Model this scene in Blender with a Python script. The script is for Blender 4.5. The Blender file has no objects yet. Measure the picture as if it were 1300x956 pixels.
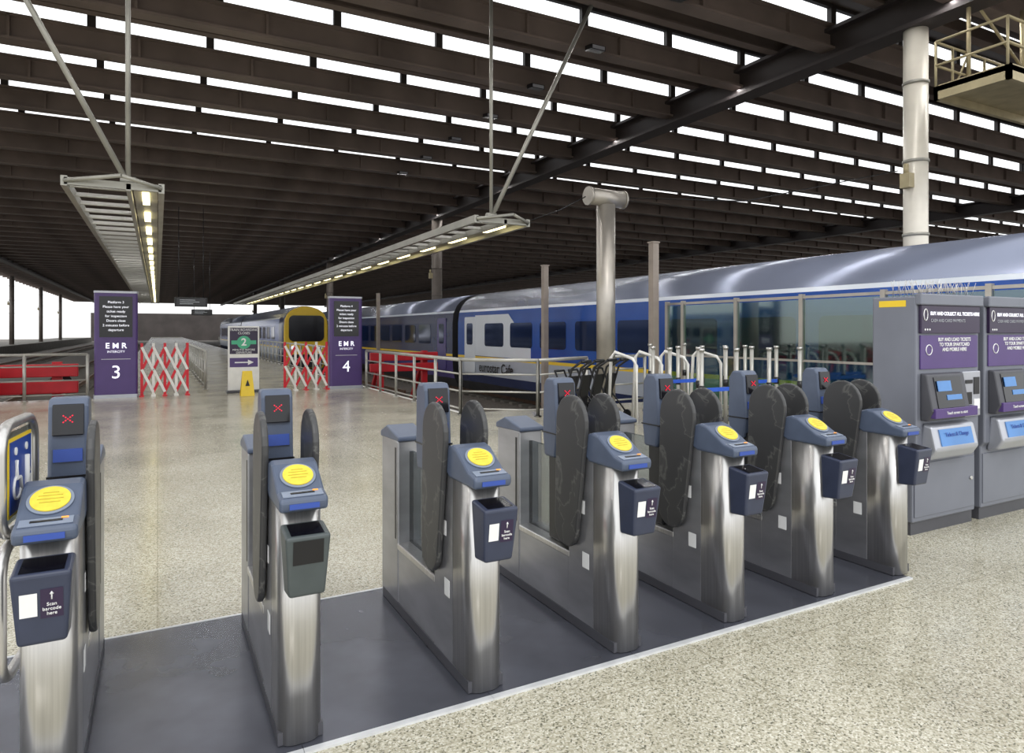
import bpy, bmesh, math, random
from mathutils import Vector, Matrix
random.seed(4)
D=bpy.data; SC=bpy.context.scene; COL=SC.collection
SC.view_settings.view_transform='Standard'

# ---------------------------------------------------------------- materials
def lin(c):
    return tuple(((v/255)/12.92 if v/255<=.04045 else ((v/255+.055)/1.055)**2.4) for v in c)
def M(name,col,rough=.5,metal=0.0,var=.1,scale=6,emit=0,stretch=(1,1,1),spec=.5,bump=0):
    m=D.materials.new(name); m.use_nodes=True; nt=m.node_tree; N=nt.nodes; L=nt.links
    b=N['Principled BSDF']; c=lin(col)
    tc=N.new('ShaderNodeTexCoord'); mp=N.new('ShaderNodeMapping'); mp.inputs['Scale'].default_value=stretch
    no=N.new('ShaderNodeTexNoise'); no.inputs['Scale'].default_value=scale; no.inputs['Detail'].default_value=3
    L.new(tc.outputs['Object'],mp.inputs[0]); L.new(mp.outputs[0],no.inputs['Vector'])
    r=N.new('ShaderNodeValToRGB'); r.color_ramp.elements[0].position=.3; r.color_ramp.elements[1].position=.7
    r.color_ramp.elements[0].color=tuple(v*(1-var) for v in c)+(1,)
    r.color_ramp.elements[1].color=tuple(min(1,v*(1+var)) for v in c)+(1,)
    L.new(no.outputs['Fac'],r.inputs[0]); L.new(r.outputs[0],b.inputs['Base Color'])
    b.inputs['Roughness'].default_value=rough; b.inputs['Metallic'].default_value=metal
    b.inputs['Specular IOR Level'].default_value=spec
    if emit:
        L.new(r.outputs[0],b.inputs['Emission Color']); b.inputs['Emission Strength'].default_value=emit
    if bump:
        bp=N.new('ShaderNodeBump'); bp.inputs['Strength'].default_value=bump; bp.inputs['Distance'].default_value=.01
        L.new(no.outputs['Fac'],bp.inputs['Height']); L.new(bp.outputs[0],b.inputs['Normal'])
    return m
def glassmat(name,col,a):
    m=D.materials.new(name); m.use_nodes=True; nt=m.node_tree; N=nt.nodes; L=nt.links
    N.remove(N['Principled BSDF']); out=N['Material Output']
    t=N.new('ShaderNodeBsdfTransparent'); t.inputs[0].default_value=lin(col)+(1,)
    g=N.new('ShaderNodeBsdfGlossy'); g.inputs['Roughness'].default_value=.05
    mx=N.new('ShaderNodeMixShader'); mx.inputs[0].default_value=a
    L.new(t.outputs[0],mx.inputs[1]); L.new(g.outputs[0],mx.inputs[2]); L.new(mx.outputs[0],out.inputs[0])
    return m
def floormat():
    m=D.materials.new('terrazzo'); m.use_nodes=True; nt=m.node_tree; N=nt.nodes; L=nt.links
    b=N['Principled BSDF']; tc=N.new('ShaderNodeTexCoord')
    v=N.new('ShaderNodeTexVoronoi'); v.inputs['Scale'].default_value=135
    L.new(tc.outputs['Object'],v.inputs['Vector'])
    sp=N.new('ShaderNodeSeparateColor'); L.new(v.outputs['Color'],sp.inputs[0])
    r=N.new('ShaderNodeValToRGB'); cr=r.color_ramp
    cols=[(0,(98,96,82)),(.12,(150,146,126)),(.3,(178,172,152)),(.6,(194,188,169)),(.85,(208,203,187)),(1,(226,223,210))]
    cr.elements[0].position=0; cr.elements[0].color=lin(cols[0][1])+(1,)
    cr.elements[1].position=1; cr.elements[1].color=lin(cols[-1][1])+(1,)
    for p,c in cols[1:-1]:
        e=cr.elements.new(p); e.color=lin(c)+(1,)
    L.new(sp.outputs[0],r.inputs[0])
    n=N.new('ShaderNodeTexNoise'); n.inputs['Scale'].default_value=.9; n.inputs['Detail'].default_value=5
    L.new(tc.outputs['Object'],n.inputs['Vector'])
    r2=N.new('ShaderNodeValToRGB'); r2.color_ramp.elements[0].position=.3; r2.color_ramp.elements[1].position=.7
    r2.color_ramp.elements[0].color=(.78,.775,.75,1); r2.color_ramp.elements[1].color=(1,1,1,1)
    L.new(n.outputs['Fac'],r2.inputs[0])
    mx=N.new('ShaderNodeMix'); mx.data_type='RGBA'; mx.blend_type='MULTIPLY'; mx.inputs[0].default_value=1
    L.new(r.outputs[0],mx.inputs[6]); L.new(r2.outputs[0],mx.inputs[7])
    br=N.new('ShaderNodeTexBrick'); br.offset=0; br.inputs['Scale'].default_value=1
    br.inputs['Brick Width'].default_value=2.4; br.inputs['Row Height'].default_value=2.4; br.inputs['Mortar Size'].default_value=.005
    br.inputs['Color1'].default_value=(1,1,1,1); br.inputs['Color2'].default_value=(.97,.97,.96,1); br.inputs['Mortar'].default_value=(.6,.58,.53,1)
    L.new(tc.outputs['Object'],br.inputs['Vector'])
    mx2=N.new('ShaderNodeMix'); mx2.data_type='RGBA'; mx2.blend_type='MULTIPLY'; mx2.inputs[0].default_value=.6
    L.new(mx.outputs[2],mx2.inputs[6]); L.new(br.outputs['Color'],mx2.inputs[7])
    L.new(mx2.outputs[2],b.inputs['Base Color'])
    mr=N.new('ShaderNodeMapRange'); mr.inputs[3].default_value=.08; mr.inputs[4].default_value=.3
    L.new(n.outputs['Fac'],mr.inputs[0]); L.new(mr.outputs[0],b.inputs['Roughness'])
    return m
def veinmat():
    m=D.materials.new('scuffed_rubber'); m.use_nodes=True; nt=m.node_tree; N=nt.nodes; L=nt.links
    b=N['Principled BSDF']; tc=N.new('ShaderNodeTexCoord')
    n=N.new('ShaderNodeTexNoise'); n.inputs['Scale'].default_value=3.2; n.inputs['Detail'].default_value=5; n.inputs['Distortion'].default_value=1.2
    L.new(tc.outputs['Object'],n.inputs['Vector'])
    r=N.new('ShaderNodeValToRGB'); e=r.color_ramp.elements
    e[0].position=.49; e[0].color=lin((60,60,61))+(1,); e[1].position=.52; e[1].color=lin((55,55,57))+(1,)
    k=e.new(.503); k.color=lin((92,92,90))+(1,)
    L.new(n.outputs['Fac'],r.inputs[0]); L.new(r.outputs[0],b.inputs['Base Color']); b.inputs['Roughness'].default_value=.38
    return m
FLOOR=floormat(); PADDLE=veinmat()
STEEL=M('brushed_steel',(196,194,192),.28,.88,.12,3,stretch=(30,30,.6))
STEELD=M('side_steel',(168,168,172),.33,.8,.15,2.5,stretch=(1,1,3))
STEELC=M('column_steel',(176,170,162),.38,.7,.15,2)
PLAS=M('blue_grey_plastic',(78,88,108),.35,0,.08,10)
PLASD=M('dark_blue_plastic',(50,56,76),.33,0,.1,10)
PLASG=M('green_grey_plastic',(70,77,78),.4,0,.1,10)
PLASL=M('light_blue_plastic',(124,134,152),.35,0,.06,10)
YEL=M('yellow_reader',(222,198,62),.4,0,.08,40)
YELD=M('yellow_mark',(180,160,44),.5,0,.05,40)
BLACK=M('black_plastic',(22,22,26),.3,0,.1,8)
SCREEN=M('black_screen',(12,11,18),.12,0,.1,8)
WHITE=M('white_label',(232,232,232),.5,0,.03,8)
WHITEE=M('lit_white_text',(235,235,245),.5,0,.02,8,emit=.8)
REDE=M('red_led',(200,20,50),.5,0,.02,8,emit=.9)
DIMT=M('dim_screen_text',(170,175,180),.4,0,.02,8,emit=.3)
ORANGE=M('orange_light',(240,150,60),.4,0,.02,8,emit=.7)
BLUEL=M('blue_label',(50,78,160),.45,0,.05,8)
BLUES=M('blue_sign',(24,62,148),.4,0,.04,8)
YELS=M('yellow_sign_border',(236,200,40),.4,0,.04,8)
PURP=M('purple_panel',(78,56,114),.35,0,.07,3)
PURPD=M('dark_purple_panel',(44,30,60),.35,0,.07,3)
RED=M('red_paint',(206,26,44),.4,0,.1,6)
REDD=M('buffer_red',(190,18,34),.45,0,.12,3)
WHITEP=M('white_paint',(228,226,222),.45,0,.06,6)
RAIL=M('galvanised_rail',(176,174,168),.4,.5,.1,6)
PLATE=M('floor_plate_metal',(92,94,104),.24,.5,.25,2.5)
EDGE=M('silver_edge_strip',(215,216,218),.35,.3,.1,10)
MGREY=M('machine_grey',(118,121,132),.42,.25,.06,3)
MGREYD=M('machine_plinth',(78,78,84),.5,.2,.1,3)
MSILV=M('machine_silver',(176,178,186),.3,.5,.06,4)
MBLUE=M('machine_blue_glow',(74,120,176),.4,0,.1,4,emit=.25)
ROOFU=M('roof_soffit_brown',(80,70,64),.6,.1,.25,.6)
ROOFT=M('roof_outer_grey',(120,122,126),.8,0,.1,1)
BEAM=M('roof_beam_brown',(122,109,102),.45,.25,.25,.7)
BEAMD=M('girder_dark',(64,58,58),.5,.3,.2,.7)
MULL=M('mullion_dark',(60,55,54),.6,0,.1,3)
CONC=M('pit_wall_concrete',(106,102,96),.8,0,.2,2)
BALL=M('track_ballast',(96,90,84),.9,0,.35,14)
RUST=M('rail_rust',(110,86,70),.5,.5,.2,6)
CREAM=M('cream_column_paint',(222,216,204),.35,.1,.12,1.5)
GALV=M('gantry_metal',(160,158,150),.42,.5,.12,2)
LAMP=M('fluorescent_lamp',(255,240,180),.5,0,.02,3,emit=4)
TBLUE=M('train_blue',(30,76,158),.2,.1,.15,.7)
TNAVY=M('train_navy',(44,54,92),.25,.05,.1,.7)
TPURP=M('train_purple',(80,70,128),.25,.05,.1,.7)
TGREY=M('train_light_grey',(178,184,196),.28,.1,.08,.7)
TROOF=M('train_roof_grey',(128,134,154),.22,.4,.15,.5)
TWHITE=M('train_white',(214,219,228),.25,.05,.05,.7)
TYEL=M('train_yellow',(232,194,48),.35,0,.06,.7)
TDARK=M('train_underframe',(50,50,54),.6,.2,.25,2)
TWIN=M('train_window_glass',(44,58,92),.06,.5,.25,.6)
GREEN=M('sign_green',(70,170,130),.4,0,.04,3)
GLASS=glassmat('green_glass',(192,222,206),.12)
CLEAR=glassmat('clear_glass',(190,196,198),.16)
BARK=M('tree_bark',(84,66,52),.9,0,.2,5)
LEAF=M('tree_leaves',(150,150,118),.8,0,.3,1.5)
TAN=M('cage_yellow_metal',(170,158,126),.5,.3,.15,3)
WALLM=M('far_wall_brick',(74,68,66),.8,0,.25,.3)

# ---------------------------------------------------------------- mesh helpers
def face(bm,vs,mi,sm=False):
    try:
        f=bm.faces.new(vs); f.material_index=mi; f.smooth=sm; return f
    except ValueError: return None
def box(bm,x0,x1,y0,y1,z0,z1,mi=0):
    v=[bm.verts.new(p) for p in ((x0,y0,z0),(x1,y0,z0),(x1,y1,z0),(x0,y1,z0),(x0,y0,z1),(x1,y0,z1),(x1,y1,z1),(x0,y1,z1))]
    for q in ((0,3,2,1),(4,5,6,7),(0,1,5,4),(1,2,6,5),(2,3,7,6),(3,0,4,7)): face(bm,[v[i] for i in q],mi)
def obox(bm,c,s,mat,mi=0):
    c=Vector(c); v=[]
    for sz in (-.5,.5):
        for sx,sy in ((-.5,-.5),(.5,-.5),(.5,.5),(-.5,.5)):
            v.append(bm.verts.new(c+mat@Vector((sx*s[0],sy*s[1],sz*s[2]))))
    for q in ((0,3,2,1),(4,5,6,7),(0,1,5,4),(1,2,6,5),(2,3,7,6),(3,0,4,7)): face(bm,[v[i] for i in q],mi)
def cyl(bm,p1,p2,r1,r2=None,n=16,mi=0):
    p1=Vector(p1);p2=Vector(p2); r2=r1 if r2 is None else r2
    q=(p2-p1).to_track_quat('Z','Y'); a=[];b=[]
    for i in range(n):
        t=2*math.pi*i/n; o=q@Vector((math.cos(t),math.sin(t),0))
        a.append(bm.verts.new(p1+o*r1)); b.append(bm.verts.new(p2+o*r2))
    for i in range(n):
        j=(i+1)%n; face(bm,[a[i],a[j],b[j],b[i]],mi,True)
    face(bm,a[::-1],mi); face(bm,b,mi)
def tube(bm,pts,r,n=8,closed=False,mi=0):
    pts=[Vector(p) for p in pts]; k=len(pts)
    rings=[]
    for i,p in enumerate(pts):
        if closed: t=pts[(i+1)%k]-pts[i-1]
        else: t=pts[min(i+1,k-1)]-pts[max(i-1,0)]
        q=t.to_track_quat('Z','Y')
        rings.append([bm.verts.new(p+q@Vector((math.cos(2*math.pi*j/n)*r,math.sin(2*math.pi*j/n)*r,0))) for j in range(n)])
    for i in range(k if closed else k-1):
        A=rings[i];B=rings[(i+1)%k]
        off=min(range(n),key=lambda o:(A[0].co-B[o].co).length)
        for j in range(n):
            face(bm,[A[j],A[(j+1)%n],B[(j+1+off)%n],B[(j+off)%n]],mi,True)
    if not closed: face(bm,rings[0][::-1],mi); face(bm,rings[-1],mi)
def prism(bm,pts,axis,a0,a1,mi=0,seg=None,sm=False,capmi=None):
    def P(p,a):
        if axis=='x': return (a,p[0],p[1])
        if axis=='y': return (p[0],a,p[1])
        return (p[0],p[1],a)
    A=[bm.verts.new(P(p,a0)) for p in pts]; B=[bm.verts.new(P(p,a1)) for p in pts]; k=len(pts)
    for i in range(k):
        j=(i+1)%k; face(bm,[A[i],A[j],B[j],B[i]],seg[i] if seg else mi,sm)
    cm=mi if capmi is None else capmi
    face(bm,A[::-1],cm); face(bm,B,cm)
def hull2(c1,r1,c2,r2,n=12):
    d=Vector(c2)-Vector(c1); a=math.atan2(d.y,d.x); k=math.acos(max(-1,min(1,(r1-r2)/d.length)))
    out=[]
    for i in range(n+1):
        t=a-k+(2*k)*i/n; out.append((c2[0]+r2*math.cos(t),c2[1]+r2*math.sin(t)))
    for i in range(n+1):
        t=a+k+(2*math.pi-2*k)*i/n; out.append((c1[0]+r1*math.cos(t),c1[1]+r1*math.sin(t)))
    return out
def rrect(x0,x1,y0,y1,r,n=5):
    out=[]
    for cx,cy,a in ((x1-r,y1-r,0),(x0+r,y1-r,90),(x0+r,y0+r,180),(x1-r,y0+r,270)):
        for i in range(n+1):
            t=math.radians(a+90*i/n); out.append((cx+r*math.cos(t),cy+r*math.sin(t)))
    return out
def fin(bm,name,mats,parent=None,bevel=0,label=None,loc=None,rot=None,seg=2,**kw):
    bmesh.ops.recalc_face_normals(bm,faces=bm.faces)
    me=D.meshes.new(name); bm.to_mesh(me); bm.free()
    for m in (mats if isinstance(mats,(list,tuple)) else [mats]): me.materials.append(m)
    o=D.objects.new(name,me); COL.objects.link(o)
    if parent: o.parent=parent
    if loc: o.location=loc
    if rot: o.rotation_euler=rot
    if bevel:
        b=o.modifiers.new('bevel','BEVEL'); b.width=bevel; b.segments=seg; b.limit_method='ANGLE'; b.angle_limit=math.radians(40)
    if label: o['label']=label
    for k,v in kw.items(): o[k]=v
    return o
def B(): return bmesh.new()
def empty(name,loc,label,cat,group=None,rz=0):
    o=D.objects.new(name,None); COL.objects.link(o); o.location=loc; o.rotation_euler=(0,0,rz); o.empty_display_size=.2
    o['label']=label; o['category']=cat
    if group: o['group']=group
    return o
def clone(root,loc,rz=None,label=None):
    def rec(o,par):
        c=o.copy(); COL.objects.link(c)
        if par: c.parent=par
        for ch in kids[o.name]: rec(ch,c)
        return c
    kids={}
    def walk(o):
        kids[o.name]=list(o.children)
        for ch in o.children: walk(ch)
    walk(root); c=rec(root,None); c.location=loc
    if rz is not None: c.rotation_euler=(0,0,rz)
    if label: c['label']=label
    return c
def txt(s,size,loc,rot,mat,parent=None,align='CENTER',ext=.001,name='lettering',sx=1,bold=0):
    cu=D.curves.new('t','FONT'); cu.body=s; cu.size=size; cu.align_x=align; cu.align_y='CENTER'; cu.extrude=ext; cu.offset=bold
    o=D.objects.new('t',cu); COL.objects.link(o)
    bpy.context.view_layer.update()
    me=D.meshes.new_from_object(o.evaluated_get(bpy.context.evaluated_depsgraph_get()))
    D.objects.remove(o); me.name=name; me.materials.clear(); me.materials.append(mat)
    n=D.objects.new(name,me); COL.objects.link(n); n.location=loc; n.rotation_euler=rot; n.scale=(sx,1,1)
    if parent: n.parent=parent
    return n
FR=(math.pi/2,0,0)   # faces -Y

# ---------------------------------------------------------------- camera & world
cam=D.cameras.new('camera'); cam.sensor_width=36; cam.lens=848/1300*36; cam.shift_y=-58/1300; cam.clip_end=600
co=D.objects.new('camera',cam); COL.objects.link(co); co.location=(0,0,1.6); co.rotation_euler=(math.pi/2,0,-math.radians(27.95)); SC.camera=co
w=D.worlds.new('sky'); SC.world=w; w.use_nodes=True; nt=w.node_tree; bg=nt.nodes['Background']
tc=nt.nodes.new('ShaderNodeTexCoord'); sx=nt.nodes.new('ShaderNodeSeparateXYZ'); rp=nt.nodes.new('ShaderNodeValToRGB')
rp.color_ramp.elements[0].position=.45; rp.color_ramp.elements[0].color=(.55,.53,.5,1)
rp.color_ramp.elements[1].position=.56; rp.color_ramp.elements[1].color=(.96,.985,1,1)
mr=nt.nodes.new('ShaderNodeMapRange'); mr.inputs[1].default_value=-1; mr.inputs[2].default_value=1
nt.links.new(tc.outputs['Generated'],sx.inputs[0]); nt.links.new(sx.outputs['Z'],mr.inputs[0]); nt.links.new(mr.outputs[0],rp.inputs[0]); nt.links.new(rp.outputs[0],bg.inputs[0])
bg.inputs[1].default_value=1.75

# ---------------------------------------------------------------- floor, pits
bm=B()
box(bm,-27,10.3,-8,11.9,-1.05,0)
box(bm,-27,5.3,11.9,18.7,-1.05,0)
box(bm,-1.3,5.3,18.7,190,-1.05,0)
fin(bm,'floor',FLOOR,kind='structure',label='polished beige speckled terrazzo station floor')
bm=B(); box(bm,-90,110,-10,260,-1.3,-1.05)
fin(bm,'ground',BALL,kind='structure',label='stone ballast ground of the track beds')
bm=B(); box(bm,-20,-14,18.75,190,-1.05,0); fin(bm,'floor_far_platform',CONC,kind='structure',label='grey concrete platform across the tracks')
bm=B(); box(bm,14.0,24,0,190,-1.05,0); fin(bm,'floor_side_platform',CONC,kind='structure',label='grey concrete platform behind the train')
for k,x in enumerate((5.18,-1.3)):
    y0=12 if x>0 else 18.8
    bm=B(); box(bm,x,x+.1,y0,190,0.0,.004)
    fin(bm,'trim_%d'%(k+1),WHITEP,kind='structure',label='white painted platform edge line')

def track(xc,y0,y1):
    r=empty('railway_track',(xc,0,-1.05),'rusty steel railway track on ballast','railway track','railway tracks')
    for s in (-.72,.72):
        bm=B(); box(bm,s-.035,s+.035,y0,y1,.09,.235); box(bm,s-.07,s+.07,y0,y1,.08,.11); fin(bm,'rail',RUST,r)
    bm=B(); y=y0
    while y<y1: box(bm,-1.25,1.25,y,y+.24,0,.09); y+=.7
    fin(bm,'sleepers',CONC,r,kind='stuff')
track(8.15,26.0,120); track(-3.9,21.3,140); track(12.4,0,120); track(-9.6,21.3,140); track(-24.4,21.3,140)

# ---------------------------------------------------------------- roof
PITCH=2.8; Y0=4.9; NR=64; XL,XR=-17,85; HB,HT=8.78,9.38
bm=B()
for i in range(NR):
    y=Y0+i*PITCH
    for (ya,za,yb,zb) in ((y+.06,HB+.06,y+1.4,HB+.32),(y+1.44,HB+.22,y+PITCH,HT)):
        t=.05
        v=[bm.verts.new(p) for p in ((XL,ya,za),(XR,ya,za),(XR,yb,zb),(XL,yb,zb),(XL,ya,za+t),(XR,ya,za+t),(XR,yb,zb+t),(XL,yb,zb+t))]
        face(bm,[v[k] for k in (0,3,2,1)],0); face(bm,[v[k] for k in (4,5,6,7)],1)
        for q in ((0,1,5,4),(1,2,6,5),(2,3,7,6),(3,0,4,7)): face(bm,[v[k] for k in q],0)
fin(bm,'ceiling',[ROOFU,ROOFT],kind='structure',label='dark brown saw-tooth station roof panels')
beam_me=None
for i in range(NR):
    y=Y0+i*PITCH
    if beam_me is None:
        bm=B()
        box(bm,XL,XR,-.05,.05,HB-.50,HB+.06); box(bm,XL,XR,-.18,.18,HB-.54,HB-.48); box(bm,XL,XR,-.15,.15,HB,HB+.06)
        box(bm,XL,XR,1.34,1.46,HB-.08,HB+.23); box(bm,XL,XR,1.28,1.52,HB-.12,HB-.07)
        x=XL+1
        while x<XR: box(bm,x-.03,x+.03,-.15,.15,HB-.5,HB+.02); x+=2.6
        o=fin(bm,'roof_beam',BEAM,label='brown steel roof beam under the glazing',category='roof beam',group='roof beams'); beam_me=o.data
        bm=B(); x=XL
        box(bm,XL,XR,-.05,.05,HT-.10,HT+.02,0)
        while x<=XR: box(bm,x-.09,x+.09,-.06,.06,HB,HT,0); x+=2.6
        win=fin(bm,'window_1',MULL,kind='structure',label='long strip of bright roof glazing with dark mullions')
        win.location=(0,y,0); o.location=(0,y,0)
    else:
        c=o.copy(); COL.objects.link(c); c.location=(0,y,0)
        if i<40:
            c=win.copy(); c.name='window_%d'%(i+1); COL.objects.link(c); c.location=(0,y,0)
for x in (14.15,-12.5,40):
    bm=B(); box(bm,x-.06,x+.06,Y0,184,8.02,8.66); box(bm,x-.28,x+.28,Y0,184,7.96,8.04); box(bm,x-.28,x+.28,Y0,184,8.62,8.7)
    fin(bm,'roof_girder',BEAMD,label='dark steel main girder running under the beams',category='roof girder',group='main roof girders')
def column(x,y,r,mat,label,z0=-1.05,z1=7.96):
    e=empty('roof_column',(x,y,0),label,'column','roof columns')
    bm=B(); cyl(bm,(0,0,z0),(0,0,z1),r,n=28); fin(bm,'shaft',mat,e)
    for z in (3.6,5.15,6.8):
        bm=B(); cyl(bm,(0,0,z),(0,0,z+.06),r+.02,n=28)
        fin(bm,'collar',GALV if mat is CREAM else mat,e)
    bm=B(); box(bm,-r-.16,-r+.02,-.1,.1,4.6,4.9); cyl(bm,(-r-.1,0,4.88),(-r-.1,0,5.1),.05,n=10); fin(bm,'bracket',TAN,e)
column(14.2,8.5,.235,CREAM,'cream painted round steel roof column behind the train')
DKC=M('dark_column',(104,96,90),.5,.2,.15,2)
for y in (36,63,90,117): column(14.2,y,.3,DKC,'dark round steel roof column behind the train')
for y in (30,52,74,96,118,140): column(-12.5+(-2.5),y,.25,DKC,'dark round steel roof column on the far platform')
bm=B(); box(bm,-15,60,200,201,-1,6.2); fin(bm,'wall_far',WALLM,kind='structure',label='dull brown wall closing the far end of the station')

# floodlights clipped to the roof beams
fe=None
for i in range(2,9):
    for x in (-6.5,-3.9,1.3,3.9,6.5,9.1,17):
        if (i*3+int(x*2))%3: continue
        loc=(x,Y0+i*PITCH-.33,HB-.62)
        if fe is None:
            fe=empty('floodlight',loc,'small dark floodlight clipped below a roof beam','floodlight','floodlights under the roof beams')
            bm=B(); prism(bm,[(-.14,0),(.14,.04),(.14,.16),(-.14,.12)],'x',-.2,.2); fin(bm,'housing',BLACK,fe,.01)
            bm=B(); box(bm,-.17,.17,-.146,-.139,.02,.10); fin(bm,'lens',MSILV,fe)
            bm=B(); cyl(bm,(0,.05,.12),(0,.28,.16),.02,n=8); fin(bm,'arm',BLACK,fe)
        else: clone(fe,loc)

# steel column with drum top
e=empty('steel_column',(8.05,11.1,0),'brushed steel round column with a horizontal drum on top','column')
bm=B(); cyl(bm,(0,0,0),(0,0,4.15),.19,n=32); fin(bm,'shaft',STEELC,e)
bm=B(); cyl(bm,(-.42,-.02,4.3),(.42,.02,4.3),.17,n=32); cyl(bm,(-.46,-.02,4.3),(-.42,-.02,4.3),.185,n=32); cyl(bm,(.42,.02,4.3),(.46,.02,4.3),.185,n=32); fin(bm,'drum_cap',STEELC,e)
bm=B(); cyl(bm,(0,0,0),(0,0,.03),.3,n=32); fin(bm,'base_plate',STEELC,e)

# ---------------------------------------------------------------- light gantries
def gantry(x0,x1,y0,y1,z,lampx,rodx,label):
    e=empty('light_gantry',(0,0,0),label,'light fitting','suspended light gantries')
    bm=B()
    for x in (x0,x1): box(bm,x-.04,x+.04,y0,y1,z,z+.14); 
    box(bm,x0,x1,y0,y0+.06,z+.02,z+.12); box(bm,x0,x1,y1-.06,y1,z+.02,z+.12)
    box(bm,lampx-.22,lampx-.16,y0,y1,z,z+.1)
    cyl(bm,(x0,y0,z+.07),((x0+x1)/2+.1,y0-.25,z+.16),.03,n=8); cyl(bm,(x1,y0,z+.07),((x0+x1)/2+.1,y0-.25,z+.16),.03,n=8)
    fin(bm,'frame',GALV,e)
    bm=B(); y=y0+.3
    rot=Matrix.Rotation(math.radians(25),3,'X')
    while y<y1:
        obox(bm,((x0+lampx-.19)/2,y,z+.07),(lampx-.19-x0,.2,.015),rot); y+=.75
    fin(bm,'louvre_slats',GALV,e,kind='stuff')
    bm=B(); box(bm,lampx-.14,x1-.05,y0+.1,y1,z+.09,z+.14); fin(bm,'lamp_tray',GALV,e)
    y=y0+.5; me=None
    while y<y1-1:
        if me is None:
            bm=B(); box(bm,-.05,.05,0,.85,0,.05); l=fin(bm,'lamp',LAMP,e); me=l.data
        else:
            l=D.objects.new('lamp',me); COL.objects.link(l); l.parent=e
        l.location=(lampx+.02,y,z+.035); y+=1.9
    y=y0+.1; s=-1 if rodx<2 else 1
    bm=B(); cyl(bm,(rodx,y,z+.1),(rodx,y,8.3),.035,n=10); cyl(bm,(rodx-.1,y,z+.16),(rodx+.1,y,z+.16),.06,n=10); fin(bm,'hanging_rod',GALV,e)
    bm=B(); cyl(bm,(rodx,y,z+.12),(rodx+s*2.3,y,8.3),.042,n=10); fin(bm,'slanting_rod',GALV,e)
    return e
gantry(-1.15,.05,11.1,56,3.62,-.18,-.38,'suspended metal ladder gantry with glowing lamps on thin rods')
gantry(5.25,6.35,11.3,56,3.62,6.05,5.6,'suspended metal ladder gantry with lamps and slanting support rod')
def cable(pts,label):
    bm=B(); tube(bm,pts,.012,6); fin(bm,'cable',BLACK,label=label,category='cable')
cable([(6.42,11.3,3.75),(7.0,11.2,3.98),(7.55,11.1,4.28)],'thin black cable from gantry to steel column')
cable([(8.55,11.1,4.35),(11,10.2,4.35),(13.9,8.7,5.0)],'thin overhead cable tied to the cream column')

# maintenance cage
e=empty('maintenance_platform',(13.1,6.2,6.15),'yellowish steel maintenance cage hung from the roof','platform cage')
bm=B(); box(bm,0,3.4,0,1.3,0,.1); box(bm,0,3.4,0,.08,-.15,.12); box(bm,0,.08,0,1.3,-.15,.12); box(bm,0,3.4,1.22,1.3,-.15,.12)
fin(bm,'deck',TAN,e)
bm=B()
for y in (.04,1.26):
    for z in (.5,.95): cyl(bm,(0,y,z),(3.4,y,z),.025,n=8)
    for i in range(7): cyl(bm,(.56*i,y,.1),(.56*i,y,.95),.025,n=8)
    cyl(bm,(.56,y,.1),(1.12,y,.95),.02,n=8)
for z in (.5,.95): cyl(bm,(0,.04,z),(0,1.26,z),.025,n=8)
fin(bm,'guard_rail',TAN,e)
bm=B()
for x in (1.0,3.0):
    for y in (.1,1.2): cyl(bm,(x,y,.1),(x,y,2.2),.04,n=8)
cyl(bm,(1.0,.1,1.2),(3.0,.1,2.1),.03,n=8); cyl(bm,(1.0,1.2,2.1),(3.0,1.2,1.0),.03,n=8)
fin(bm,'hanger',TAN,e)

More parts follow.
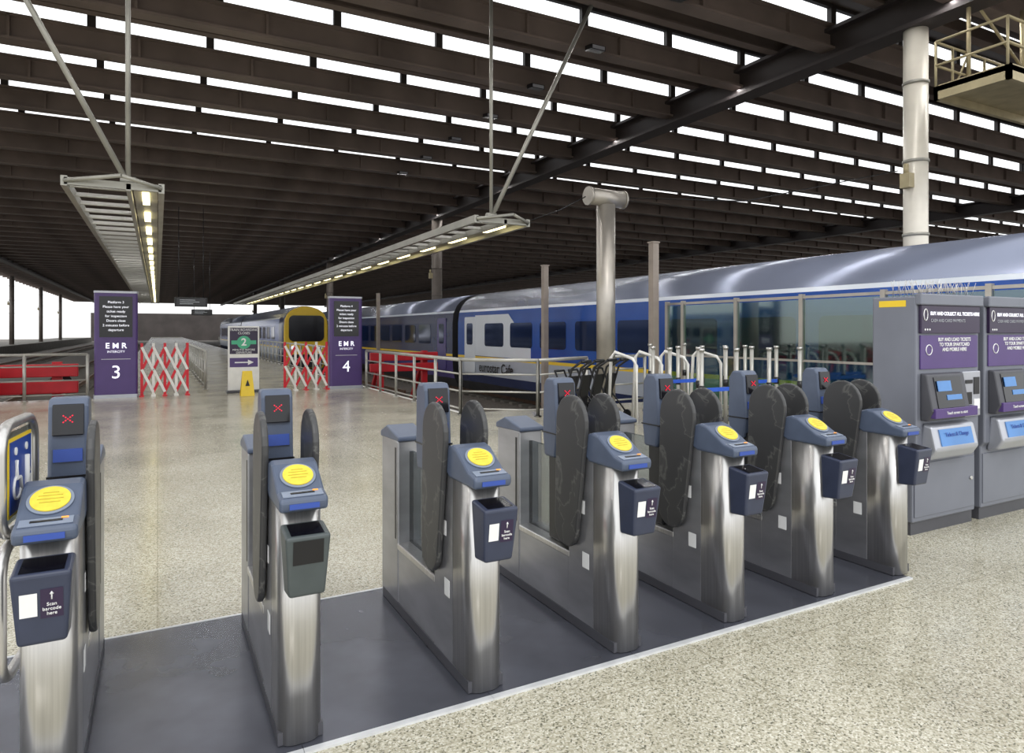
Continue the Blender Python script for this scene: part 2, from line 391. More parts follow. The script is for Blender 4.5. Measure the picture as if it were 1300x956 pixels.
# ---------------------------------------------------------------- trains
def prof(flip=False):
    h=[(.3,-.79),(.12,-.42),(.03,-.1),(0,.52),(0,.62),(0,.98),(0,1.95),(.05,2.35),(.1,2.44),(.2,2.66),(.38,2.85),(.65,3.02),(1.0,3.13),(1.25,3.17)]
    p=h+[(2.8-x,z) for x,z in h[::-1]]
    return p
def carriage(xn,y0,y1,side,scheme,label,group='parked train carriages',bog=True,dcol=None):
    e=empty('train_carriage',(xn,y0,0),label,'train carriage',group); Lc=y1-y0
    P=prof()
    S=[0,2,1,3,4,4,4,5]
    if scheme=='purple': S=[0,2,2,3,1,1,1,5]
    S=S+[6]*(13-len(S))
    k=len(P); seg=S+[6]+S[::-1]+[0]
    bm=B(); prism(bm,P,'y',0,Lc,0,seg=seg,capmi=7,sm=False)
    for f in bm.faces:
        if f.material_index==6: f.smooth=True
    mats=[TDARK,TGREY,TNAVY,TYEL,TBLUE,TWHITE,TROOF,TDARK]
    if scheme=='purple': mats=[TDARK,TNAVY,TPURP,TYEL,TBLUE,TGREY,TROOF,TDARK]
    if scheme=='plain': mats=[TDARK,TGREY,TGREY,TBLUE,TWHITE,TWHITE,TROOF,TDARK]
    fin(bm,'body',mats,e)
    wx=0 if side<0 else 2.8; s=-.012 if side<0 else .012
    n=9 if Lc>15 else 4; pitch=(Lc-4.6)/n; me=None
    for i in range(n):
        if me is None:
            bm=B(); prism(bm,rrect(-.78,.78,1.02,1.88,.12),'x',min(0,s),max(0,s)); wo=fin(bm,'window',TWIN,e); me=wo.data
        else: wo=D.objects.new('window',me); COL.objects.link(wo); wo.parent=e
        wo.location=(wx,2.3+pitch*(i+.5),0)
    for yy in (1.2,Lc-1.2):
        bm=B(); prism(bm,rrect(-.5,.5,-.05,2.15,.08),'x',min(0,s*1.5),max(0,s*1.5))
        d=fin(bm,'door',TWHITE if scheme!='purple' else TPURP,e,label='sliding carriage door'); d.location=(wx,yy,0)
        bm=B(); prism(bm,rrect(-.28,.28,1.05,1.9,.1),'x',min(0,s*2.2),max(0,s*2.2)); dw=fin(bm,'door_window',TWIN,d)
    if bog:
        for yy in (3.2,Lc-3.2):
            g_=D.objects.new('bogie',None); COL.objects.link(g_); g_.parent=e; g_.location=(0,yy,0)
            bm=B(); box(bm,.35,2.45,-1.3,1.3,-.75,-.5); fin(bm,'bogie_frame',TDARK,g_)
            for dy in (-.95,.95):
                bm=B(); cyl(bm,(.62,dy,-.43),(.74,dy,-.43),.38,n=20); cyl(bm,(2.06,dy,-.43),(2.18,dy,-.43),.38,n=20); cyl(bm,(.74,dy,-.43),(2.06,dy,-.43),.08,n=12)
                fin(bm,'wheelset',TDARK,g_)
    bm=B(); box(bm,.7,2.1,-.28,0,-.2,2.5); fin(bm,'gangway',TDARK,e)
    return e
car=carriage(11,2.2,25.5,-1,'blue','blue and silver carriage with yellow stripe beside the glass screen')
carriage(11,26.1,49,-1,'purple','purple and blue carriage coupled behind the silver one')
txt('eurostar Cafe',.5,(-.035,19.8,.2),(math.pi/2,0,-math.pi/2),BLACK,car,bold=.006)
bm=B(); prism(bm,[(17.2,1.0),(17.2,.64),(21.6,.64),(21.6,2.2),(18.8,2.2)],'x',-.006,0); fin(bm,'pale_panel',TWHITE,car,label='pale painted panel at the carriage end')
carriage(11,49.6,72.5,-1,'blue','blue and silver carriage farther along the platform')
carriage(11,73.1,96,-1,'purple','purple carriage at the far end of the platform')
def yellow_train(xc,y0):
    e=empty('train_carriage',(xc-1.4,y0,0),'yellow-fronted train with black windscreen standing at the platform','train carriage','parked train carriages')
    P=prof(); bm=B()
    secs=[(1.6,1.0),(.7,.99),(.15,.95),(0,.9)]
    rings=[]
    for yy,s in secs:
        rings.append([bm.verts.new((1.4+(x-1.4)*s, yy, 1.0+(z-1.0)*(.45+.55*s))) for x,z in P])
    k=len(P)
    for a in range(len(rings)-1):
        for i in range(k): face(bm,[rings[a][i],rings[a][(i+1)%k],rings[a+1][(i+1)%k],rings[a+1][i]],1 if a>1 else 0,True)
    face(bm,rings[-1],1)
    fin(bm,'cab',[TNAVY,TYEL],e)
    S=[0,1,1,3,2,2,2,4]+[5]*5
    bm=B(); prism(bm,P,'y',1.6,23,0,seg=S+[5]+S[::-1]+[0],capmi=0)
    fin(bm,'body',[TDARK,TGREY,TBLUE,TYEL,TWHITE,TROOF],e)
    bm=B(); prism(bm,rrect(.34,2.46,.95,2.55,.3),'y',-.04,.02); fin(bm,'windscreen',SCREEN,e)
    bm=B(); prism(bm,rrect(.45,2.35,-.65,.15,.15),'y',-.08,.02); fin(bm,'coupler_cover',TDARK,e)
    for x in (.62,2.18):
        bm=B(); cyl(bm,(x,-.06,.55),(x,.02,.55),.15,n=14); fin(bm,'headlight',WHITEE,e)
    me=None
    for i in range(9):
        if me is None:
            bm=B(); prism(bm,rrect(-.7,.7,1.05,1.85,.12),'x',-.012,0); wo=fin(bm,'window',TWIN,e); me=wo.data
        else: wo=D.objects.new('window',me); COL.objects.link(wo); wo.parent=e
        wo.location=(0,4+2.1*i,0)
yellow_train(8.15,42.5)
carriage(6.75,66.1,89,-1,'blue','dark carriage behind the yellow-fronted train')
for i,y in enumerate((40,63.5,87)):
    carriage(-25.8,y,y+23,1,'plain' if i!=1 else 'blue','pale carriage standing across the tracks')

# ---------------------------------------------------------------- glass screen beside train
SX=10.1; ys=[2.0+1.515*i for i in range(7)]+[11.6]
e=empty('glass_screen',(SX,0,0),'green tinted glass screen with steel posts beside the train','glass screen')
for y in ys:
    bm=B(); box(bm,-.04,.04,y-.04,y+.04,0,2.25); fin(bm,'post',STEELC,e)
for a,b in zip(ys,ys[1:]):
    bm=B(); box(bm,-.008,.008,a+.05,b-.05,.12,2.15); fin(bm,'glass_panel',GLASS,e)
for a_,z0,z1 in ((.025,2.17,2.22),(.02,1.05,1.09),(.02,.05,.1)):
    bm=B(); box(bm,-a_,a_,ys[0],ys[-1],z0,z1); fin(bm,'rail',STEELC,e)
POSTM=M('mast_paint',(160,148,138),.45,.2,.12,3)
for x,y,z0 in ((9.75,11.65,0),(10.3,17.3,-1.05),(10.3,34.5,-1.05),(10.3,44,-1.05)):
    bm=B(); box(bm,-.08,.08,-.08,.08,z0,3.55); box(bm,-.1,.1,-.1,.1,3.55,3.58); box(bm,-.15,.15,-.15,.15,z0,z0+.02)
    fin(bm,'signal_post',POSTM,loc=(x,y,0),label='tall square grey metal post beside the train',category='post',group='tall posts by the train')

# ---------------------------------------------------------------- railings
def railing(pts,label,h=1.05,group='steel railings',infill=True):
    e=empty('railing',(pts[0][0],pts[0][1],0),label,'railing',group); o=Vector(pts[0]+(0,))
    for a,b in zip(pts,pts[1:]):
        a=Vector(a+(0,))-o;b=Vector(b+(0,))-o;d=b-a;n=max(1,round(d.length/1.25))
        for i in range(n+1):
            p=a+d*i/n; bm=B(); cyl(bm,(p.x,p.y,0),(p.x,p.y,h),.035,n=10); cyl(bm,(p.x,p.y,0),(p.x,p.y,.02),.07,n=10); fin(bm,'post',RAIL,e)
        for z,r_ in [(h,.035)]+[(z,.018) for z in ((.12,.45,.78) if infill else (.5,))]:
            bm=B(); cyl(bm,a+Vector((0,0,z)),b+Vector((0,0,z)),r_,n=10); fin(bm,'rail',RAIL,e)
    return e
railing([(5.1,40.0),(5.1,19.2)],'galvanised railing along the platform edge')
railing([(5.1,18.2),(5.1,11.7),(6.25,10.75),(7.75,11.35)],'galvanised railing around the end of the track bed')
railing([(-1.45,18.5),(-7.5,18.5),(-14,18.5)],'galvanised railing at the end of the track bed')
railing([(1.15,20),(1.15,34)],'pale railing along the middle of the platform')
railing([(8.4,11.55),(9.5,11.65)],'galvanised railing by the steel column')

def buffer(xc,y,label):
    e=empty('buffer_stop',(xc,y,-1.05),label,'buffer stop','red buffer stops')
    for x in (-.85,.85):
        bm=B(); box(bm,x-.1,x+.1,-.1,.1,0,1.9); prism(bm,[(.0,1.6),(.15,1.6),(1.5,0),(1.3,0)],'x',x-.06,x+.06)
        fin(bm,'frame',REDD,e)
    for z in (1.15,1.55):
        bm=B(); box(bm,-1.3,1.3,-.3,-.1,z,z+.3); fin(bm,'crossbeam',REDD,e,.02)
    for x in (-.86,.86):
        bm=B(); cyl(bm,(x,.1,1.35),(x,.6,1.35),.1,n=14); cyl(bm,(x,.6,1.35),(x,.66,1.35),.24,n=18); fin(bm,'buffer',BLACK,e)
buffer(-3.0,19.5,'red steel buffer stop at the end of the track'); buffer(-9.6,19.5,'red steel buffer stop at the end of the track')
buffer(8.1,24.0,'red steel buffer stop beyond the railing')
bm=B()
for i in range(3): box(bm,-1.1,1.1,-.15+.02*(i%2),.15-.02*(i%2),.27*i,.27*i+.27)
fin(bm,'red_barrier',REDD,bevel=.02,loc=(-4.2,18.1,0),label='low red plastic barrier blocks against the railing',category='barrier')

# ---------------------------------------------------------------- platform sign totems
def totem(xc,num):
    e=empty('platform_sign',(xc,18.5,0),'purple platform totem reading %s with a black screen on top'%num,'sign','platform number totems')
    bm=B(); prism(bm,rrect(-.45,.45,0,.28,.06),'z',.06,2.52); fin(bm,'body',PURP,e)
    bm=B(); prism(bm,rrect(-.47,.47,-.02,.30,.05),'z',0,.08); fin(bm,'base',MSILV,e)
    bm=B(); prism(bm,rrect(-.46,.46,-.01,.29,.05),'z',2.5,2.55); fin(bm,'top_cap',MSILV,e)
    bm=B(); box(bm,-.34,.34,-.015,.0,1.45,2.42); s=fin(bm,'screen',SCREEN,e)
    rows=['Platform %s'%num,'Please have your','ticket ready','for inspection','Doors close','2 minutes before','departure']
    for i,t in enumerate(rows): txt(t,.08,(0,-.02,2.28-.11*i),FR,WHITEE,s)
    txt('E M R',.18,(0,-.008,1.24),FR,WHITEE,e,bold=.004)
    txt('INTERCITY',.075,(0,-.008,1.1),FR,WHITEE,e)
    bm=B(); box(bm,-.3,.3,-.006,0,.92,.93); fin(bm,'line',WHITE,e)
    txt(num,.44,(0,-.008,.6),FR,WHITEE,e)
totem(-.875,'3'); totem(4.62,'4')

def lattice(x0,x1,y,label):
    e=empty('folding_barrier',(x0,y,0),label,'barrier','red and white folding barriers'); W=x1-x0
    n=5
    for i in range(n):
        x=W*i/(n-1); bm=B(); box(bm,x-.03,x+.03,-.02,.02,0,1.3,0)
        box(bm,x-.05,x+.05,-.16,.16,0,.03,0)
        fin(bm,'post',RED if i%2==0 else WHITEP,e)
    q=W/(n-1)
    for i in range(n-1):
        for k,(za,zb) in enumerate(((.1,.66),(.66,.1),(.64,1.2),(1.2,.64))):
            bm=B(); a=Vector((q*i,-.03-.012*(k%2),za)); b=Vector((q*(i+1),-.03-.012*(k%2),zb)); d=b-a
            ang=math.atan2(d.z,d.x)
            Rm=Matrix.Rotation(-ang,3,'Y')
            obox(bm,a+d*.5,(d.length,.012,.06),Rm)
            fin(bm,'slat',WHITEP if k%2 else RED,e)
lattice(-.34,.66,18.6,'red and white concertina barrier beside the totem'); lattice(3.0,4.1,18.6,'red and white concertina barrier beside the totem')

e=empty('boarding_sign',(1.98,18.6,0),'white and green free-standing boarding notice with a purple arrow panel','sign')
bm=B(); box(bm,-.38,.38,0,.06,.06,1.72); fin(bm,'frame',WHITEP,e,.01)
bm=B(); box(bm,-.42,.42,-.15,.2,0,.06); fin(bm,'foot',MGREYD,e,.01)
bm=B(); box(bm,-.34,.34,-.006,0,1.0,1.68); fin(bm,'poster',PURPD,e)
txt('TRAIN BOARDING\nCLOSES',.085,(0,-.012,1.58),FR,WHITE,e)
bm=B()
pts=[(.17*math.cos(t*math.pi/12),.17*math.sin(t*math.pi/12)) for t in range(24)]
prism(bm,pts,'y',-.012,-.006); fin(bm,'green_disc',GREEN,e,loc=(0,0,1.3))
bm=B(); box(bm,-.3,.3,-.011,-.006,-.05,.05); fin(bm,'green_bar',GREEN,e,loc=(0,0,1.3))
txt('2',.26,(0,-.018,1.3),FR,WHITE,e,bold=.006)
txt('MINUTES BEFORE\nDEPARTURE',.07,(0,-.012,1.07),FR,WHITE,e)
bm=B(); box(bm,-.34,.34,-.006,0,.66,.9); fin(bm,'arrow_panel',PURP,e)
bm=B(); prism(bm,[(-.22,.765),(.1,.765),(.1,.71),(.24,.78),(.1,.85),(.1,.795),(-.22,.795)],'y',-.012,-.006); fin(bm,'arrow',WHITE,e)
e=empty('wet_floor_sign',(1.95,17.6,0),'yellow folding wet floor sign','floor sign')
for s in (-1,1):
    bm=B(); prism(bm,[(-.16,0),(.16,0),(.11,.62),(-.11,.62)],'y',-.012,.012)
    fin(bm,'panel',YELS,e,loc=(0,s*.13,0),rot=(math.radians(s*11),0,0))
bm=B(); prism(bm,[(-.05,.25),(.05,.25),(0,.4)],'y',-.107,-.09); fin(bm,'warning_triangle',BLACK,e)

for x,y in ((1.6,40),(3.3,62)):
    e=empty('departure_board',(x,y,2.9),'dark hanging departure board over the platform','information board','hanging departure boards')
    bm=B(); box(bm,-.8,.8,-.1,.1,0,.5); fin(bm,'housing',BLACK,e,.02)
    bm=B(); box(bm,-.7,.7,-.11,-.1,.06,.44); s=fin(bm,'screen',SCREEN,e)
    for a_,b_,c_ in ((-.55,.2,.34),(-.55,.4,.24),(-.55,.1,.14)):
        bm=B(); box(bm,a_,b_,-.115,-.11,c_,c_+.03); fin(bm,'text_row',DIMT,s)
    for xx in (-.6,.6):
        bm=B(); cyl(bm,(xx,0,.5),(xx,0,5.35),.02,n=8); fin(bm,'hanging_rod',BLACK,e)

for x,y,s in ((-40,92,1.0),(-47,110,1.2),(-34,120,1.1),(-52,98,1.2),(-38,140,1.3),(-43,130,1.3),(-32,155,1.3)):
    e=empty('tree',(x,y,-1.05),'leafy green-brown tree outside the station','tree','trees outside the station')
    bm=B(); cyl(bm,(0,0,0),(0,0,3.5*s),.3,.18,n=10); fin(bm,'trunk',BARK,e)
    bm=B()
    for i in range(16):
        c=Vector((random.uniform(-2.4,2.4),random.uniform(-2.4,2.4),random.uniform(2.4,6.5)))*s
        r=bmesh.ops.create_icosphere(bm,subdivisions=2,radius=random.uniform(.9,1.7)*s,matrix=Matrix.Translation(c))
        for v in r['verts']: v.co+=Vector((random.uniform(-.25,.25),random.uniform(-.25,.25),random.uniform(-.25,.25)))
    fin(bm,'foliage',LEAF,e,kind='stuff')

# ---------------------------------------------------------------- queue barriers
grp='steel queue posts with blue belts'
qs=[(7.35,8.8),(7.9,8.8),(8.45,8.8),(9.0,8.8),(9.5,8.8),(7.1,8.1),(7.7,8.1),(8.3,8.1),(8.9,8.1),(9.5,8.1),(7.0,7.3),(7.7,7.3),(8.4,7.3),(9.1,7.3),(9.6,10.5),(8.7,10.5)]
for i,(x,y) in enumerate(qs):
    if i==0:
        q=empty('queue_post',(x,y,0),'slim steel queue barrier post','queue post',grp)
        bm=B(); cyl(bm,(0,0,0),(0,0,1.3),.032,n=12); fin(bm,'pole',RAIL,q)
        bm=B(); cyl(bm,(0,0,0),(0,0,.03),.16,n=20); fin(bm,'foot',MGREYD,q)
        bm=B(); cyl(bm,(0,0,1.3),(0,0,1.34),.045,n=12); fin(bm,'cap',STEEL,q)
        bm=B(); cyl(bm,(0,0,.68),(0,0,.80),.045,n=12); fin(bm,'belt_clip',BLACK,q)
    else: clone(q,(x,y,0))
BELT=M('blue_belt',(50,92,200),.5,0,.05,6)
for x0,x1,y in ((7.35,8.45,8.8),(8.3,9.5,8.1),(7.0,8.4,7.3),(9.0,9.5,8.8)):
    bm=B(); box(bm,x0+.046,x1-.046,y-.06,y-.053,.71,.77); fin(bm,'queue_belt',BELT,label='blue retractable belt strung between queue posts',category='queue belt',group='blue queue belts')
for i,(x,y) in enumerate(((7.2,9.45),(7.75,9.45),(8.35,9.45),(9.15,9.45))):
    bm=B(); tube(bm,[(0,-.4,0),(0,-.4,1.0),(0,-.3,1.12),(0,.2,1.22),(0,.32,1.12),(0,.4,0)],.03,8)
    fin(bm,'barrier_hoop',WHITEP,loc=(x,y,0),label='pale steel tubular hoop barrier among the queue posts',category='barrier',group='steel hoop barriers')
# folded trolleys
t0=None
for i in range(4):
    x=6.3+.36*i; y=9.75+.12*i
    if t0: clone(t0,(x,y,0)); continue
    e=t0=empty('luggage_trolley',(x,y,0),'folded black luggage trolley parked by the railing','luggage trolley','folded black trolleys',rz=.35)
    bm=B()
    for sx_ in (-.13,.13):
        tube(bm,[(sx_,.05,.1),(sx_,.0,.5),(sx_,-.15,.95),(sx_,-.35,1.08)],.022,8)
        tube(bm,[(sx_,-.3,.12),(sx_,.0,.45),(sx_,.22,.9)],.018,8)
    cyl(bm,(-.13,-.35,1.08),(.13,-.35,1.08),.028,n=8); cyl(bm,(-.13,.22,.9),(.13,.22,.9),.02,n=8)
    fin(bm,'frame',BLACK,e)
    bm=B(); obox(bm,(0,-.02,.55),(.24,.04,.55),Matrix.Rotation(.2,3,'X')); fin(bm,'seat_panel',BLACK,e)
    for sx_ in (-.15,.15):
        for yy,r in ((.08,.16),(-.32,.08)):
            bm=B(); cyl(bm,(sx_-.015,yy,r),(sx_+.015,yy,r),r,n=18); fin(bm,'wheel',BLACK,e)

# ---------------------------------------------------------------- ticket gates
def scanner(e,plain):
    m=PLASG if plain else PLASD
    bm=B(); ZT=.835
    A=[(-.082,-.14,ZT),(.082,-.14,ZT),(.082,0,ZT+.02),(-.082,0,ZT+.02)]; Bq=[(-.066,-.11,.605),(.066,-.11,.605),(.066,0,.595),(-.066,0,.595)]
    a=[bm.verts.new(p) for p in A]; b=[bm.verts.new(p) for p in Bq]
    face(bm,a,0); face(bm,b[::-1],0)
    for i in range(4): face(bm,[b[i],b[(i+1)%4],a[(i+1)%4],a[i]],0)
    s=fin(bm,'scanner_box',m,e,.012,label=('green-grey' if plain else 'dark blue')+' plastic barcode scanner box',seg=3)
    bm=B(); v=[bm.verts.new(p) for p in ((-.06,-.125,ZT+.0035),(.06,-.125,ZT+.0035),(.06,-.02,ZT+.0185),(-.06,-.02,ZT+.0185))]; face(bm,v,0)
    fin(bm,'scanner_glass',SCREEN,s)
    tilt=math.atan2(.03,.23); rotf=(math.pi/2+tilt,0,0)
    def on(z): return -.11-.03*(z-.605)/.23-.0015
    if not plain:
        for (x0,x1,z0,z1,mm,nm) in ((-.056,-.010,.70,.775,WHITE,'white_sticker'),(-.002,.058,.69,.785,PURPD,'purple_label')):
            bm=B(); v=[bm.verts.new(p) for p in ((x0,on(z0),z0),(x1,on(z0),z0),(x1,on(z1),z1),(x0,on(z1),z1))]; face(bm,v,0); fin(bm,nm,mm,s)
        txt('Scan\nbarcode\nhere',.015,(.028,on(.72)-.002,.72),rotf,WHITE,s)
        bm=B(); cyl(bm,(.028,on(.75)-.001,.75),(.028,on(.768)-.001,.768),.002,n=6); cyl(bm,(.028,on(.768)-.001,.768),(.028,on(.776)-.001,.776),.006,.0005,n=6); fin(bm,'arrow',WHITE,s,kind='stuff')
    else:
        bm=B(); v=[bm.verts.new(p) for p in ((-.055,on(.73),.73),(.055,on(.73),.73),(.055,on(.82),.82),(-.055,on(.82),.82))]; face(bm,v,0); fin(bm,'recess',BLACK,s)
def gate(x,label,plain=False,sides=(-1,1)):
    e=empty('ticket_gate',(x,2.65,.012),label,'ticket gate','row of ticket gates')
    W=.082
    out=[(W,.2)]+[(W-.06+.06*math.cos(math.radians(a)),.06-.06*math.sin(math.radians(a))) for a in range(0,91,15)]
    out+=[(-x_,y_) for x_,y_ in out[::-1]]
    bm=B(); prism(bm,out,'z',0,.93,sm=False)
    for f in bm.faces:
        if abs(f.calc_center_median().z-.465)<.01: f.smooth=True
    fin(bm,'front_column',STEEL,e)
    bm=B(); prism(bm,[(.2,0),(.2,.95),(.34,.95),(.40,.88),(.44,.36),(.44,0)],'x',-W,W)
    fin(bm,'front_cabinet',STEELD,e,.006)
    bm=B(); box(bm,-W-.003,W+.003,.02,1.27,0,.05); fin(bm,'kick_plate',MGREYD,e)
    bm=B(); box(bm,-W+.004,W-.004,.44,1.0,.0,.36); fin(bm,'plinth',STEELD,e,.005)
    bm=B(); box(bm,-W-.004,W+.004,.43,1.0,.35,.385); fin(bm,'plinth_rail',STEEL,e,.006)
    bm=B(); box(bm,-.012,.012,.40,1.0,.385,.9); fin(bm,'glass_panel',CLEAR,e)
    bm=B(); box(bm,-.05,.05,.56,.70,.385,.9); fin(bm,'paddle_motor_housing',BLACK,e,.01)
    bm=B(); prism(bm,[(1.0,0),(1.0,.96),(1.28,.98),(1.3,.95),(1.3,0)],'x',-W,W); fin(bm,'rear_cabinet',STEELD,e,.008)
    bm=B(); prism(bm,[(.98,.96),(.98,.985),(1.2,1.03),(1.32,.985),(1.32,.95)],'x',-W-.004,W+.004); fin(bm,'rear_cap',PLAS,e,.008)
    bm=B(); box(bm,-W-.002,W+.002,1.03,1.05,.40,.92); fin(bm,'rear_seam',BLACK,e)
    for s in (-1,1):
        for a_,b_,c_,d_ in ((.24,.30,.34,.42),(.28,.31,.62,.69)):
            bm=B(); box(bm,min(s*W,s*(W+.0015)),max(s*W,s*(W+.0015)),a_,b_,c_,d_); fin(bm,'side_sticker',WHITE,e)
    prof_=[(-.055,.905),(-.062,.945),(-.05,.958),(.015,.972),(.15,1.052),(.20,1.062),(.245,1.05),(.28,.985),(.28,.93),(.23,.905)]
    bm=B(); prism(bm,prof_,'x',-W-.008,W+.008); h=fin(bm,'reader_head',PLAS,e,.014,seg=3)
    sl=math.atan2(.08,.135); Rt=Matrix.Rotation(sl,3,'X'); cpos=Vector((0,.083,1.0125)); nrm=Rt@Vector((0,0,1))
    bm=B(); cyl(bm,cpos,cpos+nrm*.006,.068,n=36); fin(bm,'reader_ring',PLASL,h)
    bm=B(); cyl(bm,cpos+nrm*.004,cpos+nrm*.011,.058,n=36); dd=fin(bm,'reader_disc',YEL,h)
    bm=B()
    for dz,wd in ((.028,.045),(.014,.07),(-.002,.075),(-.018,.06)):
        obox(bm,cpos+nrm*.0115+Rt@Vector((0,dz,0)),(wd,.003,.001),Rt)
    fin(bm,'disc_markings',YELD,dd,kind='stuff')
    sl2=math.atan2(.014,.065); R2=Matrix.Rotation(sl2,3,'X'); c2=Vector((0,-.018,.966)); n2=R2@Vector((0,0,1))
    bm=B(); obox(bm,c2+n2*.001,(.15,.05,.004),R2); fin(bm,'ticket_slot_plate',PLASL,h,.0015)
    bm=B(); obox(bm,c2+n2*.0035,(.09,.012,.003),R2); fin(bm,'ticket_slot',BLACK,h)
    bm=B(); obox(bm,c2+n2*.004+Vector((.05,.014,.003)),(.02,.008,.003),R2); fin(bm,'status_light',ORANGE,h)
    bm=B(); box(bm,-.055,.055,-.0635,-.055,.918,.938); fin(bm,'blue_label',BLUEL,h)
    scanner(e,plain)
    PW=.07
    bm=B(); prism(bm,[(.60,.86),(.575,1.0),(.595,1.28),(.62,1.315),(.70,1.315),(.73,1.27),(.74,1.0),(.72,.86)],'x',-PW,PW); p=fin(bm,'display_pod',PLAS,e,.014,label='upright blue-grey display pod',seg=3)
    bm=B(); prism(bm,[(.570,1.165),(.586,1.29),(.62,1.29),(.62,1.165)],'x',-.054,.054); sc=fin(bm,'display_screen',SCREEN,p,.004)
    rr=math.atan2(.016,.125)
    for s in (-1,1):
        bm=B()
        m3=Matrix.Rotation(-rr,3,'X')@Matrix.Rotation(s*math.radians(40),3,'Y')
        for k in range(5): obox(bm,Vector((0,.575,1.232))+m3@Vector(((k-2)*.010,0,0)),(.006,.003,.005),m3)
        fin(bm,'red_cross_stroke',REDE,sc,kind='stuff')
    bm=B(); prism(bm,[(.5685,1.06),(.574,1.11),(.60,1.11),(.60,1.06)],'x',-.05,.05); fin(bm,'blue_sign_strip',BLUEL,p)
    bm=B(); box(bm,-PW-.003,PW+.003,.57,.74,.995,1.003); fin(bm,'pod_seam',BLACK,p)
    for s in sides:
        bm=B(); xa=s*(W+.006); xb=s*(W+.034)
        prism(bm,hull2((.42,.53),.11,(.37,1.10),.145),'x',min(xa,xb),max(xa,xb)); fin(bm,'paddle',PADDLE,e,.01,label='scuffed dark grey swing paddle',seg=3)
        for z in (.62,.84):
            bm=B(); cyl(bm,(s*.04,.50,z),(s*(W+.01),.50,z),.03,n=14); fin(bm,'paddle_hinge',BLACK,e)
    return e
gate(-.32,'steel ticket gate with yellow reader beside the accessible gate leaf',sides=(1,))
gate(.49,'steel ticket gate with a green-grey scanner box and no stickers',plain=True)
g=gate(1.285,'steel ticket gate with yellow reader disc and dark paddles')
for x in (2.07,2.81,3.56,4.30): clone(g,(x,2.65,.012))
xs=[-1.9,-.32,.49,1.285,2.07,2.81,3.56,4.30]
for a,b in zip(xs,xs[1:]):
    e=empty('gate_floor_plate',((a+b)/2,2.62,0),'dark grey metal floor plate with silver edging between gates','floor plate','metal floor plates in the gateways'); hw=(b-a)/2-.001
    bm=B(); box(bm,-hw,hw,0,1.4,0,.008); fin(bm,'plate',PLATE,e)
    for u,v_ in ((-.03,0),(1.4,1.42)):
        bm=B(); box(bm,-hw,hw,u,v_,0,.010); fin(bm,'edge_strip',EDGE,e)
# accessible leaf
e=empty('accessible_gate_leaf',(-.455,2.72,0.01),'tubular steel wide-gate leaf with blue accessibility sign','gate leaf',rz=-math.radians(5))
for z0,z1 in ((.90,1.27),(.42,.86)):
    bm=B(); tube(bm,[(0,u,v) for u,v in rrect(0,.40,z0,z1,.09,6)],.018,10,closed=True); fin(bm,'tube_frame',STEEL,e)
bm=B(); cyl(bm,(0,.38,0),(0,.38,1.0),.022,n=12); fin(bm,'hinge_post',STEEL,e)
bm=B(); box(bm,-.004,.0,.03,.37,.93,1.24); fin(bm,'glass_panel',CLEAR,e)
bm=B(); box(bm,0,.004,.07,.35,.95,1.22); sg=fin(bm,'sign_border',YELS,e)
bm=B(); box(bm,.004,.007,.082,.338,.962,1.208); fin(bm,'sign_face',BLUES,sg)
X=.009
def pic(pts_list,circ,extra=None):
    bm=B()
    for pts,r in pts_list: tube(bm,[(X,y,z) for y,z in pts],r,6)
    cyl(bm,(X-.002,circ[0],circ[1]),(X+.002,circ[0],circ[1]),.014,n=14)
    if extra: box(bm,X-.002,X+.002,*extra)
    fin(bm,'pictogram',WHITE,sg,kind='stuff')
cy,cz=.15,1.045
pic([([(cy+.042*math.cos(math.radians(a)),cz+.04*math.sin(math.radians(a))) for a in range(110,400,20)],.005),([(cy-.012,1.14),(cy-.008,1.075),(cy+.032,1.075),(cy+.05,1.01)],.008)],(cy-.014,1.172))
pic([([(.265,1.14),(.265,1.06),(.248,.985)],.011),([(.265,1.06),(.285,.985)],.008),([(.265,1.13),(.30,1.075)],.006)],(.265,1.172),(.295,.325,.985,1.06))

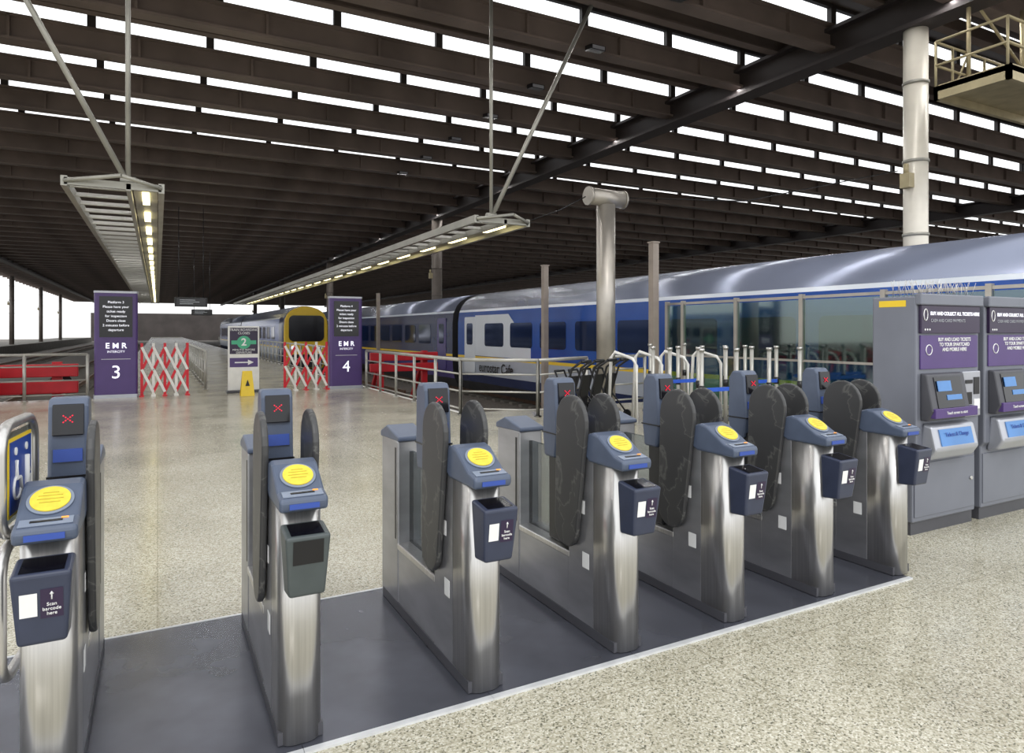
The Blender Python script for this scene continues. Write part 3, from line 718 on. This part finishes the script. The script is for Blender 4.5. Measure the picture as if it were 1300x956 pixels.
# ---------------------------------------------------------------- ticket machines
def machine(x,label,spikes):
    e=empty('ticket_machine',(x,3.1,0),label,'ticket machine','ticket machines'); W=.435
    bm=B(); prism(bm,[(0.03,.1),(.03,.62),(.0,.66),(0,1.27),(0,1.87),(.36,1.87),(.36,.1)],'x',-W,W); fin(bm,'cabinet',MGREY,e,.012)
    bm=B(); box(bm,-W+.01,W-.01,.05,.35,0,.1); fin(bm,'plinth',MGREYD,e)
    bm=B(); box(bm,-W,W,-.04,.01,1.80,1.89); fin(bm,'canopy',MGREY,e,.01)
    bm=B(); box(bm,-W+.03,W-.03,-.025,0,1.58,1.80); h=fin(bm,'header_panel',PURPD,e,.004)
    txt('BUY AND COLLECT ALL TICKETS HERE',.039,(.05,-.027,1.735),FR,WHITEE,h,bold=.0006)
    txt('CASH AND CARD PAYMENTS',.036,(-.05,-.027,1.68),FR,MSILV,h)
    bm=B(); tube(bm,[(-.355+.025*math.cos(t*.52),-.027,1.725+.045*math.sin(t*.52)) for t in range(12)],.004,6,closed=True); fin(bm,'emblem',WHITE,h)
    for k in range(3):
        bm=B(); cyl(bm,(-.36+.03*k,-.027,1.61),(-.36+.03*k,-.025,1.61),.008,n=10); fin(bm,'card_icon',WHITE,h)
    bm=B(); box(bm,-W+.04,W-.04,-.012,0,1.30,1.565); h=fin(bm,'promotion_panel',PURP,e,.003)
    txt('BUY AND LOAD TICKETS\nTO YOUR SMARTCARD\nAND MOBILE HERE',.040,(.06,-.014,1.49),FR,WHITE,h,bold=.0005)
    bm=B(); tube(bm,[(-.29+.04*math.cos(t*.52),-.014,1.45+.04*math.sin(t*.52)) for t in range(12)],.004,6,closed=True); fin(bm,'emblem',WHITE,h)
    bm=B(); prism(bm,[(0,1.27),(-.05,1.26),(-.10,.98),(-.06,.9),(0,.9)],'x',-W+.05,.12); h=fin(bm,'screen_housing',MGREYD,e,.01)
    Rm=Matrix.Rotation(-math.atan2(.05,.28),3,'X')
    bm=B(); obox(bm,(-.13,-.078,1.12),(.36,.006,.24),Rm); s=fin(bm,'touch_screen',SCREEN,h)
    for c_,s_ in (((-.20,-.079,1.17),(.18,.004,.08)),((-.08,-.090,1.08),(.2,.004,.04))):
        bm=B(); obox(bm,c_,s_,Rm); fin(bm,'screen_graphic',MBLUE,s)
    bm=B(); box(bm,.15,W-.03,-.03,0,.9,1.27); p=fin(bm,'payment_panel',MSILV,e,.008)
    for q_ in ((.18,.28,1.17,1.2),(.3,.38,1.08,1.22),(.18,.27,1.0,1.1)):
        bm=B(); box(bm,q_[0],q_[1],-.035,-.03,q_[2],q_[3]); fin(bm,'slot',BLACK,p)
    bm=B(); box(bm,.3,.38,-.037,-.03,.96,1.04); fin(bm,'white_notice',WHITE,p)
    bm=B()
    for i in range(3):
        for j in range(4): box(bm,.2+.022*i,.215+.022*i,-.045,-.035,.92+.02*j,.935+.02*j)
    fin(bm,'keypad',PLASL,p,kind='stuff')
    bm=B(); box(bm,-W+.06,.2,-.115,-.06,.925,1.0); s=fin(bm,'purple_strip',PURP,e,.004)
    txt('Touch screen to start',.032,(-.09,-.117,.962),FR,WHITE,s)
    bm=B(); prism(bm,[(.0,.88),(-.07,.86),(-.11,.68),(-.06,.6),(.03,.58)],'x',-W+.08,W-.2); t=fin(bm,'ticket_tray',MSILV,e,.02,seg=3)
    R3=Matrix.Rotation(-math.atan2(.04,.18),3,'X')
    bm=B(); obox(bm,(-.06,-.094,.77),(.44,.006,.13),R3); s=fin(bm,'tray_window',MBLUE,t)
    txt('Tickets & Change',.045,(-.06,-.099,.79),(math.pi/2-math.atan2(.04,.18),0,0),BLUES,s)
    bm=B(); box(bm,-W+.02,W-.02,.022,.03,.14,.56); d=fin(bm,'lower_door',MGREY,e,.004)
    bm=B(); cyl(bm,(W-.08,.01,.38),(W-.08,.024,.38),.015,n=12); fin(bm,'lock',STEEL,d)
    bm=B(); box(bm,-W-.002,-W,.08,.3,1.79,1.84); fin(bm,'warning_sticker',YELS,e)
    if spikes:
        bm=B()
        for i in range(34):
            xx=-W+.02+.85*i/34
            for yy in (.05,.2): cyl(bm,(xx,yy,1.87),(xx+random.uniform(-.05,.05),yy+random.uniform(-.06,.06),2.0),.0018,n=4)
        fin(bm,'bird_spikes',STEEL,e,kind='stuff')
machine(5.62,'tall grey ticket machine with purple header and wire bird spikes',True)
machine(6.58,'tall grey ticket machine next to its twin',False)

# ---------------------------------------------------------------- lights
def area(loc,rot,sx_,sy_,en,col=(1,.985,.96)):
    l=D.lights.new('area','AREA'); l.shape='RECTANGLE'; l.size=sx_; l.size_y=sy_; l.energy=en; l.color=col
    o=D.objects.new('area_light',l); COL.objects.link(o); o.location=loc; o.rotation_euler=rot
# added fill area lights under the roof beams, not real fittings
for i in (1,3,5,8,11,15,20):
    area((3.5,Y0+i*PITCH,HB-.56),(0,0,0),34,.10,440)
s=D.lights.new('sun','SUN'); s.energy=.8; s.angle=math.radians(15); s.color=(1,.97,.93)
so=D.objects.new('sun',s); COL.objects.link(so); so.rotation_euler=(math.radians(50),0,math.radians(-20))
